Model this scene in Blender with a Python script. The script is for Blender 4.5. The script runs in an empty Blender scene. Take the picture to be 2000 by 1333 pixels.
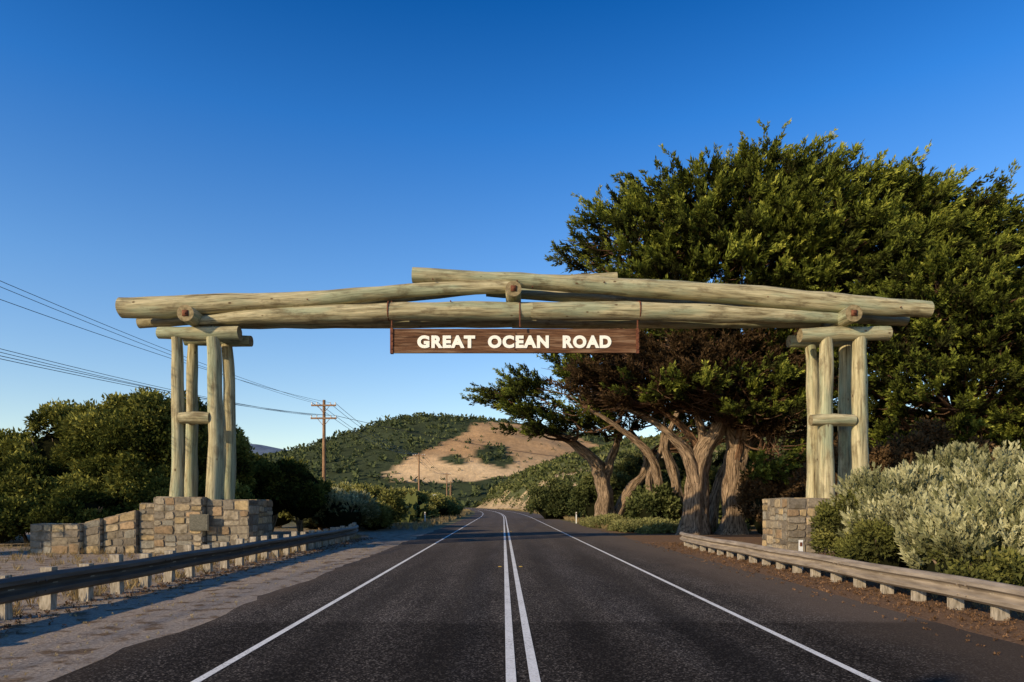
import bpy, math, random
import numpy as np
from mathutils import Vector, Matrix, noise
random.seed(7); rng=np.random.default_rng(11)
F=1333.0; CH=1.7
def P(px,py,d): return Vector(((px-1000)*d/F, d, CH+(985-py)*d/F))
sc=bpy.context.scene
sc.view_settings.view_transform='Standard'; sc.view_settings.look='None'; sc.view_settings.exposure=0
coll=sc.collection
# ---------------------------------------------------------------- materials
def newmat(name):
    m=bpy.data.materials.new(name); m.use_nodes=True; nt=m.node_tree; nt.nodes.clear()
    o=nt.nodes.new('ShaderNodeOutputMaterial'); return m,nt,o
def N(nt,t,**k):
    n=nt.nodes.new(t)
    for a,b in k.items(): setattr(n,a,b)
    return n
def L(nt,a,b): nt.links.new(a,b)
def ramp(nt,fac,stops,interp='LINEAR'):
    r=N(nt,'ShaderNodeValToRGB'); cr=r.color_ramp; cr.interpolation=interp
    while len(cr.elements)<len(stops): cr.elements.new(0.5)
    for e,(p,c) in zip(cr.elements,stops):
        e.position=p; e.color=(c[0],c[1],c[2],1) if hasattr(c,'__len__') else (c,c,c,1)
    L(nt,fac,r.inputs[0]); return r.outputs[0]
def noise_n(nt,vec,scale,detail=4,rough=0.55):
    n=N(nt,'ShaderNodeTexNoise'); n.inputs['Scale'].default_value=scale; n.inputs['Detail'].default_value=detail
    n.inputs['Roughness'].default_value=rough
    if vec is not None: L(nt,vec,n.inputs['Vector'])
    return n.outputs['Fac']
def mapping(nt,vec,scale):
    m=N(nt,'ShaderNodeMapping'); m.inputs['Scale'].default_value=scale; L(nt,vec,m.inputs['Vector']); return m.outputs[0]
def mix(nt,fac,a,b,mode='MIX'):
    m=N(nt,'ShaderNodeMix'); m.data_type='RGBA'; m.blend_type=mode
    for s,v in ((m.inputs[0],fac),(m.inputs[6],a),(m.inputs[7],b)):
        if isinstance(v,(int,float)): s.default_value=v
        elif isinstance(v,tuple): s.default_value=(v[0],v[1],v[2],1)
        else: L(nt,v,s)
    return m.outputs[2]
def math_n(nt,op,a,b=None,c=None,clamp=False):
    m=N(nt,'ShaderNodeMath'); m.operation=op; m.use_clamp=clamp
    for i,v in enumerate((a,b,c)):
        if v is None: continue
        if isinstance(v,(int,float)): m.inputs[i].default_value=v
        else: L(nt,v,m.inputs[i])
    return m.outputs[0]
def smooth(nt,v,a,b):
    m=N(nt,'ShaderNodeMapRange'); m.interpolation_type='SMOOTHSTEP'
    m.inputs[1].default_value=a; m.inputs[2].default_value=b; L(nt,v,m.inputs[0]); return m.outputs[0]
def attr(nt,name,out='Vector'):
    a=N(nt,'ShaderNodeAttribute'); a.attribute_name=name; return a.outputs[out]
def princ(nt,o,col,rough=0.8,spec=0.3,metal=0.0,bump=None,bstr=0.3,bdist=0.02):
    p=N(nt,'ShaderNodeBsdfPrincipled')
    if isinstance(col,tuple): p.inputs['Base Color'].default_value=(*col,1)
    else: L(nt,col,p.inputs['Base Color'])
    if isinstance(rough,(int,float)): p.inputs['Roughness'].default_value=rough
    else: L(nt,rough,p.inputs['Roughness'])
    p.inputs['Specular IOR Level'].default_value=spec; p.inputs['Metallic'].default_value=metal
    if bump is not None:
        b=N(nt,'ShaderNodeBump'); b.inputs['Strength'].default_value=bstr; b.inputs['Distance'].default_value=bdist
        L(nt,bump,b.inputs['Height']); L(nt,b.outputs[0],p.inputs['Normal'])
    L(nt,p.outputs[0],o.inputs[0]); return p
def objco(nt): return N(nt,'ShaderNodeNewGeometry').outputs['Position']
def foliage_mat(name,stops,trans=0.25,var=0.35):
    m,nt,o=newmat(name)
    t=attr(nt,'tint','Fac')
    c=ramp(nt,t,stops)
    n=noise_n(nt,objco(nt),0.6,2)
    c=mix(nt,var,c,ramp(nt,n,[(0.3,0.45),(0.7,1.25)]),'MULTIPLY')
    d=N(nt,'ShaderNodeBsdfDiffuse'); L(nt,c,d.inputs['Color'])
    tr=N(nt,'ShaderNodeBsdfTranslucent'); L(nt,c,tr.inputs[0])
    ms=N(nt,'ShaderNodeMixShader'); ms.inputs[0].default_value=trans
    L(nt,d.outputs[0],ms.inputs[1]); L(nt,tr.outputs[0],ms.inputs[2]); L(nt,ms.outputs[0],o.inputs[0])
    return m
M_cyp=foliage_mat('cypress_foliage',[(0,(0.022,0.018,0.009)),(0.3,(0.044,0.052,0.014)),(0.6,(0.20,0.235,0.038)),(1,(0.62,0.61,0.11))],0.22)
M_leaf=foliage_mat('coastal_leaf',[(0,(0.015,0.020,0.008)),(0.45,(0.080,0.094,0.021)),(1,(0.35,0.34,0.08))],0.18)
M_olive=foliage_mat('olive_leaf',[(0,(0.04,0.045,0.018)),(0.5,(0.15,0.155,0.04)),(1,(0.38,0.35,0.11))],0.2)
M_gray=foliage_mat('saltbush_leaf',[(0,(0.04,0.042,0.016)),(0.5,(0.185,0.19,0.085)),(1,(0.52,0.50,0.28))],0.2,0.25)
M_far=foliage_mat('hill_tree_leaf',[(0,(0.045,0.060,0.034)),(0.5,(0.085,0.105,0.044)),(1,(0.15,0.165,0.065))],0.1)
M_scrub=foliage_mat('scrub_leaf',[(0,(0.04,0.052,0.02)),(0.5,(0.12,0.135,0.045)),(1,(0.27,0.26,0.10))],0.15)
M_dry=foliage_mat('dry_grass',[(0,(0.22,0.15,0.07)),(1,(0.55,0.42,0.20))],0.3)
M_litter=foliage_mat('needle_litter',[(0,(0.05,0.028,0.015)),(1,(0.26,0.15,0.08))],0.0)
M_brownf=foliage_mat('dead_foliage',[(0,(0.035,0.022,0.011)),(1,(0.17,0.105,0.05))],0.1)
m,nt,o=newmat('foliage_dark_filler'); princ(nt,o,(0.012,0.013,0.006),1,0); M_core=m  # near-black filler added inside bushes where light would leak through
def bark(name,a,b):
    m,nt,o=newmat(name); v=attr(nt,'lc')
    n=noise_n(nt,mapping(nt,v,(0.9,9,9)),2.2,7,0.7)
    c=ramp(nt,n,[(0.38,a),(0.53,tuple((x+y)/2 for x,y in zip(a,b))),(0.70,b)])
    princ(nt,o,c,0.9,0.1,bump=n,bstr=1.0,bdist=0.12); return m
M_bark=bark('cypress_bark',(0.035,0.02,0.011),(0.54,0.39,0.255))
M_bark2=bark('red_bark',(0.04,0.02,0.011),(0.32,0.19,0.11))
m,nt,o=newmat('weathered_log'); v=attr(nt,'lc')
n1=noise_n(nt,mapping(nt,v,(0.35,5,5)),2.0,6,0.6)
n2=noise_n(nt,mapping(nt,v,(0.5,30,30)),2.0,5,0.7)
n3=noise_n(nt,mapping(nt,v,(0.25,1.5,1.5)),1.3,3)
n4=noise_n(nt,mapping(nt,v,(1.2,2.5,2.5)),1.1,5,0.65)
c=ramp(nt,n1,[(0.32,(0.15,0.115,0.06)),(0.43,(0.36,0.31,0.175)),(0.56,(0.52,0.465,0.28)),(0.75,(0.70,0.59,0.36))])
c=mix(nt,math_n(nt,'MULTIPLY',smooth(nt,n3,0.46,0.62),0.6),c,(0.32,0.39,0.26))
c=mix(nt,math_n(nt,'MULTIPLY',smooth(nt,n4,0.50,0.68),0.65),c,(0.16,0.12,0.065))
c=mix(nt,0.8,c,ramp(nt,n2,[(0.32,0.18),(0.5,0.92),(0.8,1.15)]),'MULTIPLY')
vo=N(nt,'ShaderNodeTexVoronoi'); vo.inputs['Scale'].default_value=1.6; L(nt,mapping(nt,v,(0.8,1.6,1.6)),vo.inputs['Vector'])
c=mix(nt,smooth(nt,vo.outputs['Distance'],0.10,0.04),c,(0.10,0.06,0.03))
princ(nt,o,c,0.8,0.15,bump=n2,bstr=0.6,bdist=0.03); M_log=m
m,nt,o=newmat('log_end_grain')
n=noise_n(nt,objco(nt),9,5); c=ramp(nt,n,[(0.3,(0.13,0.10,0.05)),(0.7,(0.34,0.27,0.15))]); princ(nt,o,c,0.85,0.2,bump=n); M_end=m
m,nt,o=newmat('rusty_iron'); n=noise_n(nt,objco(nt),14,4)
princ(nt,o,ramp(nt,n,[(0.3,(0.07,0.022,0.012)),(0.7,(0.20,0.07,0.032))]),0.8,0.3,bump=n); M_rust=m
m,nt,o=newmat('sign_wood'); v=objco(nt)
n=noise_n(nt,mapping(nt,v,(0.6,6,14)),2.4,6,0.7); n2=noise_n(nt,mapping(nt,v,(0.5,2,6)),1.7,3)
c=ramp(nt,n,[(0.3,(0.030,0.014,0.008)),(0.5,(0.11,0.052,0.026)),(0.72,(0.24,0.13,0.068))])
c=mix(nt,math_n(nt,'MULTIPLY',smooth(nt,n2,0.5,0.72),0.8),c,(0.26,0.165,0.10))
princ(nt,o,c,0.75,0.15,bump=n,bstr=0.7); M_sign=m
m,nt,o=newmat('sign_letter_paint'); n=noise_n(nt,objco(nt),20,4)
princ(nt,o,ramp(nt,n,[(0.25,(0.6,0.56,0.46)),(0.42,(0.88,0.86,0.77))]),0.6,0.3); M_letter=m
m,nt,o=newmat('rubble_stone'); v=objco(nt); col=attr(nt,'col','Color')
n=noise_n(nt,v,9,6,0.65); c=mix(nt,0.75,col,ramp(nt,n,[(0.3,0.40),(0.6,1.1)]),'MULTIPLY')
n2=noise_n(nt,v,2.2,4); c=mix(nt,math_n(nt,'MULTIPLY',smooth(nt,n2,0.54,0.70),.7),c,(0.11,0.088,0.055))
princ(nt,o,c,0.92,0.15,bump=n,bstr=0.7,bdist=0.03); M_stone=m
m,nt,o=newmat('plaque_bronze'); n=noise_n(nt,mapping(nt,objco(nt),(6,6,26)),3,2)
princ(nt,o,ramp(nt,n,[(0.45,(0.08,0.075,0.055)),(0.6,(0.15,0.14,0.105))]),0.6,0.3,0.1); M_plaque=m
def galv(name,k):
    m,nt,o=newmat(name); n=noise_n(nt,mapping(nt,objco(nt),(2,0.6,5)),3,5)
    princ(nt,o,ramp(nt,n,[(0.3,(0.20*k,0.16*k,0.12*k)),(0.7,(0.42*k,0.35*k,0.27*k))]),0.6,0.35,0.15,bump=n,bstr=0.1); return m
M_galv=galv('galvanised_steel',1.0); M_galv_shade=galv('shaded_galvanised_steel',0.30)  # second steel is a darkened copy: left rail's shade put into its colour
m,nt,o=newmat('post_timber'); n=noise_n(nt,mapping(nt,objco(nt),(9,9,2)),3,5)
princ(nt,o,ramp(nt,n,[(0.3,(0.17,0.14,0.10)),(0.7,(0.48,0.42,0.33))]),0.85,0.2,bump=n); M_post=m
m,nt,o=newmat('white_plastic'); princ(nt,o,(0.75,0.75,0.72),0.5,0.4); M_white=m
m,nt,o=newmat('yellow_reflector'); princ(nt,o,(0.45,0.29,0.03),0.4,0.5); M_yel=m
m,nt,o=newmat('pole_timber'); n=noise_n(nt,mapping(nt,objco(nt),(9,9,0.7)),2,5)
princ(nt,o,ramp(nt,n,[(0.3,(0.14,0.075,0.04)),(0.7,(0.40,0.24,0.13))]),0.85,0.2); M_pole=m
m,nt,o=newmat('wire'); princ(nt,o,(0.04,0.04,0.05),0.5,0.4); M_wire=m
m,nt,o=newmat('road_paint'); v=objco(nt); n=noise_n(nt,v,38,5,0.7); n2=noise_n(nt,v,1.4,4)
s=math_n(nt,'ADD',n,math_n(nt,'MULTIPLY',n2,0.35))
c=ramp(nt,s,[(0.48,(0.13,0.12,0.11)),(0.58,(0.66,0.65,0.60)),(0.8,(0.84,0.83,0.78))])
princ(nt,o,c,0.8,0.1,bump=n,bstr=0.3,bdist=0.005); M_paint=m
m,nt,o=newmat('asphalt'); v=objco(nt); off=attr(nt,'off','Fac')
g=N(nt,'ShaderNodeTexVoronoi'); g.inputs['Scale'].default_value=60; L(nt,v,g.inputs['Vector'])
n=noise_n(nt,v,60,3,0.8); n2=noise_n(nt,mapping(nt,v,(1.2,0.18,1)),1.0,5,0.6); n3=noise_n(nt,v,0.7,5)
sep=N(nt,'ShaderNodeSeparateColor'); L(nt,g.outputs['Color'],sep.inputs[0])
c=ramp(nt,sep.outputs[0],[(0.0,(0.018,0.0155,0.0135)),(0.6,(0.050,0.043,0.037)),(0.84,(0.09,0.078,0.067)),(1.0,(0.30,0.26,0.215))])
c=mix(nt,0.9,c,ramp(nt,n2,[(0.3,0.55),(0.7,1.5)]),'MULTIPLY')
w=math_n(nt,'ABSOLUTE',math_n(nt,'SUBTRACT',math_n(nt,'ABSOLUTE',off),1.65))
tr=math_n(nt,'ABSOLUTE',math_n(nt,'SUBTRACT',w,0.75)); trk=smooth(nt,tr,0.45,0.05)
c=mix(nt,math_n(nt,'MULTIPLY',trk,0.45),c,(0.026,0.023,0.020))
sh=math_n(nt,'ADD',off,math_n(nt,'MULTIPLY',math_n(nt,'SUBTRACT',n3,0.5),1.6))
dust=ramp(nt,n,[(0.25,(0.06,0.043,0.032)),(0.6,(0.17,0.13,0.096)),(0.8,(0.34,0.26,0.19))])
c=mix(nt,math_n(nt,'MULTIPLY',smooth(nt,sh,3.5,5.6),0.85),c,dust)
c=mix(nt,math_n(nt,'MULTIPLY',smooth(nt,sh,-3.9,-5.0),0.7),c,dust)
sy=N(nt,'ShaderNodeSeparateXYZ'); L(nt,v,sy.inputs[0])
yy=math_n(nt,'ADD',sy.outputs[1],math_n(nt,'MULTIPLY',n3,0.6))
c=mix(nt,smooth(nt,yy,9.9,10.25),mix(nt,1.0,c,(0.60,0.60,0.60),'MULTIPLY'),c)
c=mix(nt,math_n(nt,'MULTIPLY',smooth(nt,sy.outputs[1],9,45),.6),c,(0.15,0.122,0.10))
princ(nt,o,c,1.0,0.03,bump=math_n(nt,'ADD',sep.outputs[1],n),bstr=0.4,bdist=0.004); M_asph=m
m,nt,o=newmat('ground_earth'); v=objco(nt); s=N(nt,'ShaderNodeSeparateXYZ'); L(nt,v,s.inputs[0])
n=noise_n(nt,v,22,6,0.75); nb=noise_n(nt,v,0.5,5,0.6); nc=noise_n(nt,v,2.5,5)
sand=ramp(nt,n,[(0.3,(0.15,0.115,0.085)),(0.5,(0.36,0.295,0.225)),(0.7,(0.58,0.49,0.39))])
sand=mix(nt,smooth(nt,nc,0.50,0.64),sand,mix(nt,1.0,sand,(0.5,0.42,0.34),'MULTIPLY'))
dirt=ramp(nt,n,[(0.3,(0.08,0.046,0.025)),(0.5,(0.20,0.12,0.068)),(0.72,(0.38,0.26,0.165))])
grass=ramp(nt,nb,[(0.35,(0.07,0.08,0.03)),(0.55,(0.20,0.17,0.08)),(0.7,(0.36,0.28,0.15))])
xs=math_n(nt,'ADD',s.outputs[0],math_n(nt,'MULTIPLY',nb,1.5))
c=mix(nt,smooth(nt,xs,-1,2),sand,dirt)
ys=math_n(nt,'ADD',s.outputs[1],math_n(nt,'MULTIPLY',nb,20))
c=mix(nt,smooth(nt,ys,46,70),c,grass)
princ(nt,o,c,0.95,0.05,bump=math_n(nt,'ADD',n,nc),bstr=0.8,bdist=0.04); M_ground=m
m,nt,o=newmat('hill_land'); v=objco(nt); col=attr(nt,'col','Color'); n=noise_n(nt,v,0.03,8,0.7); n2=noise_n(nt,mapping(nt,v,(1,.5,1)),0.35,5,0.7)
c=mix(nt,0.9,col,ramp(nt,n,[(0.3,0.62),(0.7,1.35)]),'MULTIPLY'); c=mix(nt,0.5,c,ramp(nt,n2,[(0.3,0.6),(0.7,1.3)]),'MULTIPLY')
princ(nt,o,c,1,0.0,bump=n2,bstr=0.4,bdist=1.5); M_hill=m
# ---------------------------------------------------------------- mesh helpers
class MB:
    def __init__(s): s.v=[];s.f=[];s.mi=[];s.lc=[];s.col=[]
    def add(s,vs,fs,mi=0,lc=None,col=(1,1,1)):
        b=len(s.v); s.v+= [tuple(x) for x in vs]; s.f+=[tuple(i+b for i in f) for f in fs]; s.mi+=[mi]*len(fs)
        s.lc+= lc if lc else [tuple(x) for x in vs]; s.col+=[(*col,1.0)]*len(vs)
    def box(s,x0,x1,y0,y1,z0,z1,mi=0,col=(1,1,1),bev=0.0):
        vs=[(x0,y0,z0),(x1,y0,z0),(x1,y1,z0),(x0,y1,z0),(x0,y0,z1),(x1,y0,z1),(x1,y1,z1),(x0,y1,z1)]
        s.add(vs,[(0,3,2,1),(4,5,6,7),(0,1,5,4),(1,2,6,5),(2,3,7,6),(3,0,4,7)],mi,None,col)
    def tube(s,pts,rad,seg=16,mi=0,endmi=None,sub=1,wob=0.0,flute=0.0,seed=0,cap=True):
        pts=[Vector(p) for p in pts]; P2=[];R2=[]
        for i in range(len(pts)-1):
            p0=pts[max(i-1,0)];p1=pts[i];p2=pts[i+1];p3=pts[min(i+2,len(pts)-1)]
            for k in range(sub):
                t=k/sub
                q=0.5*((2*p1)+(p2-p0)*t+(2*p0-5*p1+4*p2-p3)*t*t+(3*p1-p0-3*p2+p3)*t**3) if sub>1 else p1.copy()
                P2.append(q);R2.append(rad[i]*(1-t)+rad[i+1]*t)
        P2.append(pts[-1]);R2.append(rad[-1])
        vs=[];lc=[];L0=0; up=None
        for i,p in enumerate(P2):
            d=(P2[min(i+1,len(P2)-1)]-P2[max(i-1,0)]).normalized()
            if up is None:
                up=Vector((0,0,1)) if abs(d.z)<0.8 else Vector((0,1,0))
            a=d.cross(up).normalized(); b=a.cross(d).normalized(); up=b
            if i>0: L0+=(p-P2[i-1]).length
            for k in range(seg):
                th=2*math.pi*k/seg; r=R2[i]
                if wob: r*=1+wob*noise.noise(Vector((L0*0.9+seed*13.1,math.cos(th)*0.8,math.sin(th)*0.8)))
                if flute: r*=1+flute*math.sin(th*5+seed+L0*0.3)+flute*0.9*noise.noise(Vector((math.cos(th)*3,math.sin(th)*3,L0*0.6+seed)))
                vs.append(p+a*math.cos(th)*r+b*math.sin(th)*r)
                lc.append((L0+seed*7.3,math.cos(th)*R2[i],math.sin(th)*R2[i]+seed*3.7))
        fs=[]
        for i in range(len(P2)-1):
            for k in range(seg):
                k2=(k+1)%seg; fs.append((i*seg+k,i*seg+k2,(i+1)*seg+k2,(i+1)*seg+k))
        s.add(vs,fs,mi,lc)
        if cap:
            n=len(P2)-1; e=endmi if endmi is not None else mi
            s.add(vs[:seg],[tuple(range(seg))[::-1]],e,lc[:seg]); s.add(vs[n*seg:],[tuple(range(seg))],e,lc[n*seg:])
    def obj(s,name,mats,parent=None,smooth=False):
        me=bpy.data.meshes.new(name); me.from_pydata(s.v,[],s.f)
        for m in mats: me.materials.append(m)
        me.polygons.foreach_set('material_index',s.mi)
        a=me.attributes.new('lc','FLOAT_VECTOR','POINT'); a.data.foreach_set('vector',np.array(s.lc,dtype=np.float32).ravel())
        a=me.attributes.new('col','FLOAT_COLOR','POINT'); a.data.foreach_set('color',np.array(s.col,dtype=np.float32).ravel())
        if smooth: me.polygons.foreach_set('use_smooth',[len(f)<=4 for f in s.f])
        me.update(); ob=bpy.data.objects.new(name,me); coll.objects.link(ob)
        if parent: ob.parent=parent
        return ob
def empty(name):
    e=bpy.data.objects.new(name,None); coll.objects.link(e); return e
def tri_mesh(name,V,T,tint,mat,parent=None):
    me=bpy.data.meshes.new(name); nv,nf=len(V),len(T)
    me.vertices.add(nv); me.vertices.foreach_set('co',V.astype(np.float32).ravel())
    me.loops.add(nf*3); me.loops.foreach_set('vertex_index',T.astype(np.int32).ravel())
    me.polygons.add(nf); me.polygons.foreach_set('loop_start',np.arange(0,nf*3,3,dtype=np.int32))
    me.update(calc_edges=True)
    a=me.attributes.new('tint','FLOAT','POINT'); a.data.foreach_set('value',tint.astype(np.float32))
    me.materials.append(mat); ob=bpy.data.objects.new(name,me); coll.objects.link(ob)
    if parent: ob.parent=parent
    return ob
def unit(a): return a/np.maximum(np.linalg.norm(a,axis=1,keepdims=True),1e-9)
def leaf_tris(base,dirv,ln,wd):
    n=len(base); r=unit(np.cross(dirv,unit(rng.normal(size=(n,3)))))
    mid=base+dirv*(ln*0.4)[:,None]
    V=np.stack([base,mid+r*(wd/2)[:,None],base+dirv*ln[:,None],mid-r*(wd/2)[:,None]],1).reshape(-1,3)
    T=np.concatenate([np.array([[0,1,2],[0,2,3]])+4*i for i in range(n)])
    return V,T
def t_plume(n=24,w=0.27,ll=0.40,lw=0.125):
    t=rng.random(n)**0.9; az=rng.random(n)*2*math.pi
    rad=np.stack([np.cos(az),np.sin(az)*0.9,np.zeros(n)],1)
    env=w*(1-t)**0.6
    base=rad*(env*rng.random(n)*0.75)[:,None]+np.stack([0*t,0*t,t*0.85],1)
    d=unit(rad*0.5+np.array([0,0,1.0])+rng.normal(size=(n,3))*0.16)
    V,T=leaf_tris(base,d,ll*(0.6+0.7*rng.random(n)),lw*(0.7+0.6*rng.random(n)))
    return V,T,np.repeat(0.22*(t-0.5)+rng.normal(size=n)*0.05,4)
def t_ball(n=34,ll=0.42,lw=0.22):
    p=unit(rng.normal(size=(n,3)))*(rng.random(n)**0.5)[:,None]*0.62
    d=unit(p+rng.normal(size=(n,3))*0.35+np.array([0,0,0.25]))
    V,T=leaf_tris(p,d,ll*(0.6+0.7*rng.random(n)),lw*(0.7+0.6*rng.random(n)))
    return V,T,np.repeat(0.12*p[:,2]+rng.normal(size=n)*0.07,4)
def t_blades(n=14,sp=0.3):
    az=rng.random(n)*2*math.pi; b=np.stack([np.cos(az),np.sin(az),0*az],1)*(rng.random(n)*0.25)[:,None]
    d=unit(np.stack([np.cos(az)*sp,np.sin(az)*sp,1+0*az],1)+rng.normal(size=(n,3))*0.15)
    V,T=leaf_tris(b,d,0.6+0.5*rng.random(n),0.05+0.03*rng.random(n)); return V,T,np.repeat(rng.normal(size=n)*0.15,4)
TP=[t_plume() for _ in range(6)]; TB=[t_ball() for _ in range(6)]
TG=[t_plume(26,0.12,0.22,0.085) for _ in range(6)]; TS=[t_blades() for _ in range(5)]
TBs=[t_ball(14,0.7,0.5) for _ in range(5)]
def scatter(name,temps,pos,dirs,scale,tint,mat,parent=None):
    pos=np.asarray(pos,float); n=len(pos); z=unit(np.asarray(dirs,float)); x=unit(np.cross(z,unit(rng.normal(size=(n,3))))); y=np.cross(z,x)
    scale=np.broadcast_to(scale,(n,)); tint=np.broadcast_to(tint,(n,))
    pick=rng.integers(0,len(temps),n); Vs=[];Ts=[];Cs=[];b=0
    for k,(tv,tt,tc) in enumerate(temps):
        I=np.where(pick==k)[0]
        if len(I)==0: continue
        R=np.stack([x[I],y[I],z[I]],2)
        V=pos[I][:,None,:]+scale[I][:,None,None]*np.einsum('nij,kj->nki',R,tv)
        m=len(I);kv=len(tv)
        T=tt[None]+ (np.arange(m)*kv)[:,None,None]+b
        Vs.append(V.reshape(-1,3));Ts.append(T.reshape(-1,3));Cs.append((tint[I][:,None]+tc[None]).ravel()); b+=m*kv
    return tri_mesh(name,np.concatenate(Vs),np.concatenate(Ts),np.clip(np.concatenate(Cs),0,1),mat,parent)
# ---------------------------------------------------------------- world / sun / camera
EL=21
sunv=Vector((-0.77,-0.64,0)).normalized()*math.cos(math.radians(EL)); sunv.z=math.sin(math.radians(EL))
w=bpy.data.worlds.new('World'); sc.world=w; w.use_nodes=True; nt=w.node_tree; nt.nodes.clear()
sky=N(nt,'ShaderNodeTexSky'); sky.sky_type='NISHITA'; sky.sun_disc=False
sky.sun_elevation=math.radians(EL); sky.sun_rotation=math.atan2(sunv.x,sunv.y)%(2*math.pi)
sky.air_density=1.0; sky.dust_density=0.2; sky.ozone_density=2.0
tc=N(nt,'ShaderNodeTexCoord'); sp=N(nt,'ShaderNodeSeparateXYZ'); L(nt,tc.outputs['Generated'],sp.inputs[0])
gr=ramp(nt,sp.outputs[2],[(0.0,(1.8,1.65,1.45)),(0.12,(1.45,1.48,1.52)),(0.30,(0.86,1.32,1.75)),(0.48,(0.26,0.99,1.78)),(0.60,(0.05,0.66,1.42)),(1.0,(0.08,0.42,0.85))])
hs=mix(nt,1.0,sky.outputs[0],gr,'MULTIPLY')
bg=N(nt,'ShaderNodeBackground'); bg.inputs[1].default_value=0.115; L(nt,hs,bg.inputs[0])
wo=N(nt,'ShaderNodeOutputWorld'); L(nt,bg.outputs[0],wo.inputs[0])
sl=bpy.data.lights.new('sun','SUN'); sl.energy=5.0; sl.angle=math.radians(0.5); sl.color=(1.0,0.79,0.51)
so=bpy.data.objects.new('sun',sl); coll.objects.link(so); so.rotation_euler=sunv.to_track_quat('Z','Y').to_euler()
cam=bpy.data.cameras.new('camera'); co=bpy.data.objects.new('camera',cam); coll.objects.link(co); sc.camera=co
co.location=(0,0,CH); co.rotation_euler=(math.pi/2,0,0); cam.lens=24; cam.sensor_width=36; cam.shift_y=318.5/2000
cam.clip_start=0.1; cam.clip_end=20000
# ---------------------------------------------------------------- ground & road
me=bpy.data.meshes.new('ground'); me.from_pydata([(-6000,-60,0),(6000,-60,0),(6000,12000,0),(-6000,12000,0)],[],[(0,1,2,3)])
me.materials.append(M_ground); coll.objects.link(bpy.data.objects.new('ground',me))
def cx(y): return 0.19-0.0128*y-(0.0004*(y-80)**2 if y>80 else 0)
ys=list(np.arange(-30,60,0.5))+list(np.arange(60,330,3))
offs=[-4.55,-3.6,-2,0,2,3.8,6.0]
def roadmesh(name,offs,ys,z,mat,jit=0,parent=None):
    V=[];O=[]
    for y in ys:
        for j,o in enumerate(offs):
            e=0
            if jit and j in (0,len(offs)-1): e=jit*(noise.noise(Vector((y*0.35,j*3,0)))+0.5*noise.noise(Vector((y*1.7,j*3,1))))
            V.append((cx(y)+o+e,y,z)); O.append(o+e)
    k=len(offs); Fc=[(i*k+j,i*k+j+1,(i+1)*k+j+1,(i+1)*k+j) for i in range(len(ys)-1) for j in range(k-1)]
    me=bpy.data.meshes.new(name); me.from_pydata(V,[],Fc); a=me.attributes.new('off','FLOAT','POINT'); a.data.foreach_set('value',O)
    me.materials.append(mat); ob=bpy.data.objects.new(name,me); coll.objects.link(ob)
    if parent: ob.parent=parent
    return ob
road=roadmesh('road',offs,ys,0.012,M_asph,0.28)
roadmesh('centre_line_a',[-0.165,-0.065],ys,0.017,M_paint,0,road)
roadmesh('centre_line_b',[0.065,0.165],ys,0.017,M_paint,0,road)
roadmesh('edge_line_a',[-3.15,-3.06],ys,0.017,M_paint,0,road)
roadmesh('edge_line_b',[3.30,3.39],ys,0.017,M_paint,0,road)
mb=MB()
for y in (18.4,42):
    for s_ in (-0.28,0.28):
        X=cx(y)+s_; mb.add([(X-.05,y-.05,.012),(X+.05,y-.05,.012),(X+.05,y+.05,.012),(X-.05,y+.05,.012),(X-.035,y-.03,.027),(X+.035,y-.03,.027),(X+.035,y+.03,.027),(X-.035,y+.03,.027)],
          [(4,5,6,7),(0,1,5,4),(1,2,6,5),(2,3,7,6),(3,0,4,7)])
mb.obj('road_reflector_studs',[M_yel],road)
# ---------------------------------------------------------------- hills
def interp(x,pts): return float(np.interp(x,[p[0] for p in pts],[p[1] for p in pts]))
def inpoly(x,y,poly):
    c=False;n=len(poly);j=n-1
    for i in range(n):
        xi,yi=poly[i];xj,yj=poly[j]
        if (yi>y)!=(yj>y) and x<(xj-xi)*(y-yi)/(yj-yi)+xi: c=not c
        j=i
    return c
def fbm(x,y,s): return noise.fractal(Vector((x*s,y*s,3.3)),0.9,2.1,5)
field=[(918,828),(960,822),(1010,830),(1060,842),(1130,856),(1200,880),(1170,905),(1090,915),(1040,922),(1000,930),(950,940),(890,945),(830,943),(770,940),(745,928),(790,900),(830,880),(880,860),(905,848)]
dark1=[(925,885),(945,868),(985,872),(1005,900),(985,915),(940,905)]; dark2=[(858,897),(880,887),(915,897),(905,908),(870,906)]
def hill(name,x0,x1,nx,y0,yc,y1,ny,hf,amp,ns,cf,mat=M_hill):
    V=[];C=[]
    for j in range(ny):
        y=y0+(y1-y0)*j/(ny-1)
        t=(y-y0)/(yc-y0) if y<yc else 1-(y-yc)/(y1-yc)
        t=max(0,min(1,t)); s_=math.sin(t*math.pi/2)**1.15
        for i in range(nx):
            x=x0+(x1-x0)*i/(nx-1); h=hf(x,y); z=h*s_+amp*fbm(x,y,ns)*min(1,h/20)*s_*(1 if t<0.9 else 0.4)-0.6*(1-s_) -(0.5 if h<=0 else 0)
            V.append((x,y,z)); px=1000+F*x/y; py=985-F*(z-CH)/y; C.append((*cf(px,py,x,y),1))
    Fc=[(j*nx+i,j*nx+i+1,(j+1)*nx+i+1,(j+1)*nx+i) for j in range(ny-1) for i in range(nx-1)]
    me=bpy.data.meshes.new(name); me.from_pydata(V,[],Fc); a=me.attributes.new('col','FLOAT_COLOR','POINT')
    a.data.foreach_set('color',np.array(C,dtype=np.float32).ravel()); me.materials.append(mat)
    me.polygons.foreach_set('use_smooth',[True]*len(Fc)); ob=bpy.data.objects.new(name,me); coll.objects.link(ob); return V,C,ob
G=(0.055,0.068,0.034); T_=(0.46,0.285,0.14); T2=(0.66,0.46,0.245)
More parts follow.
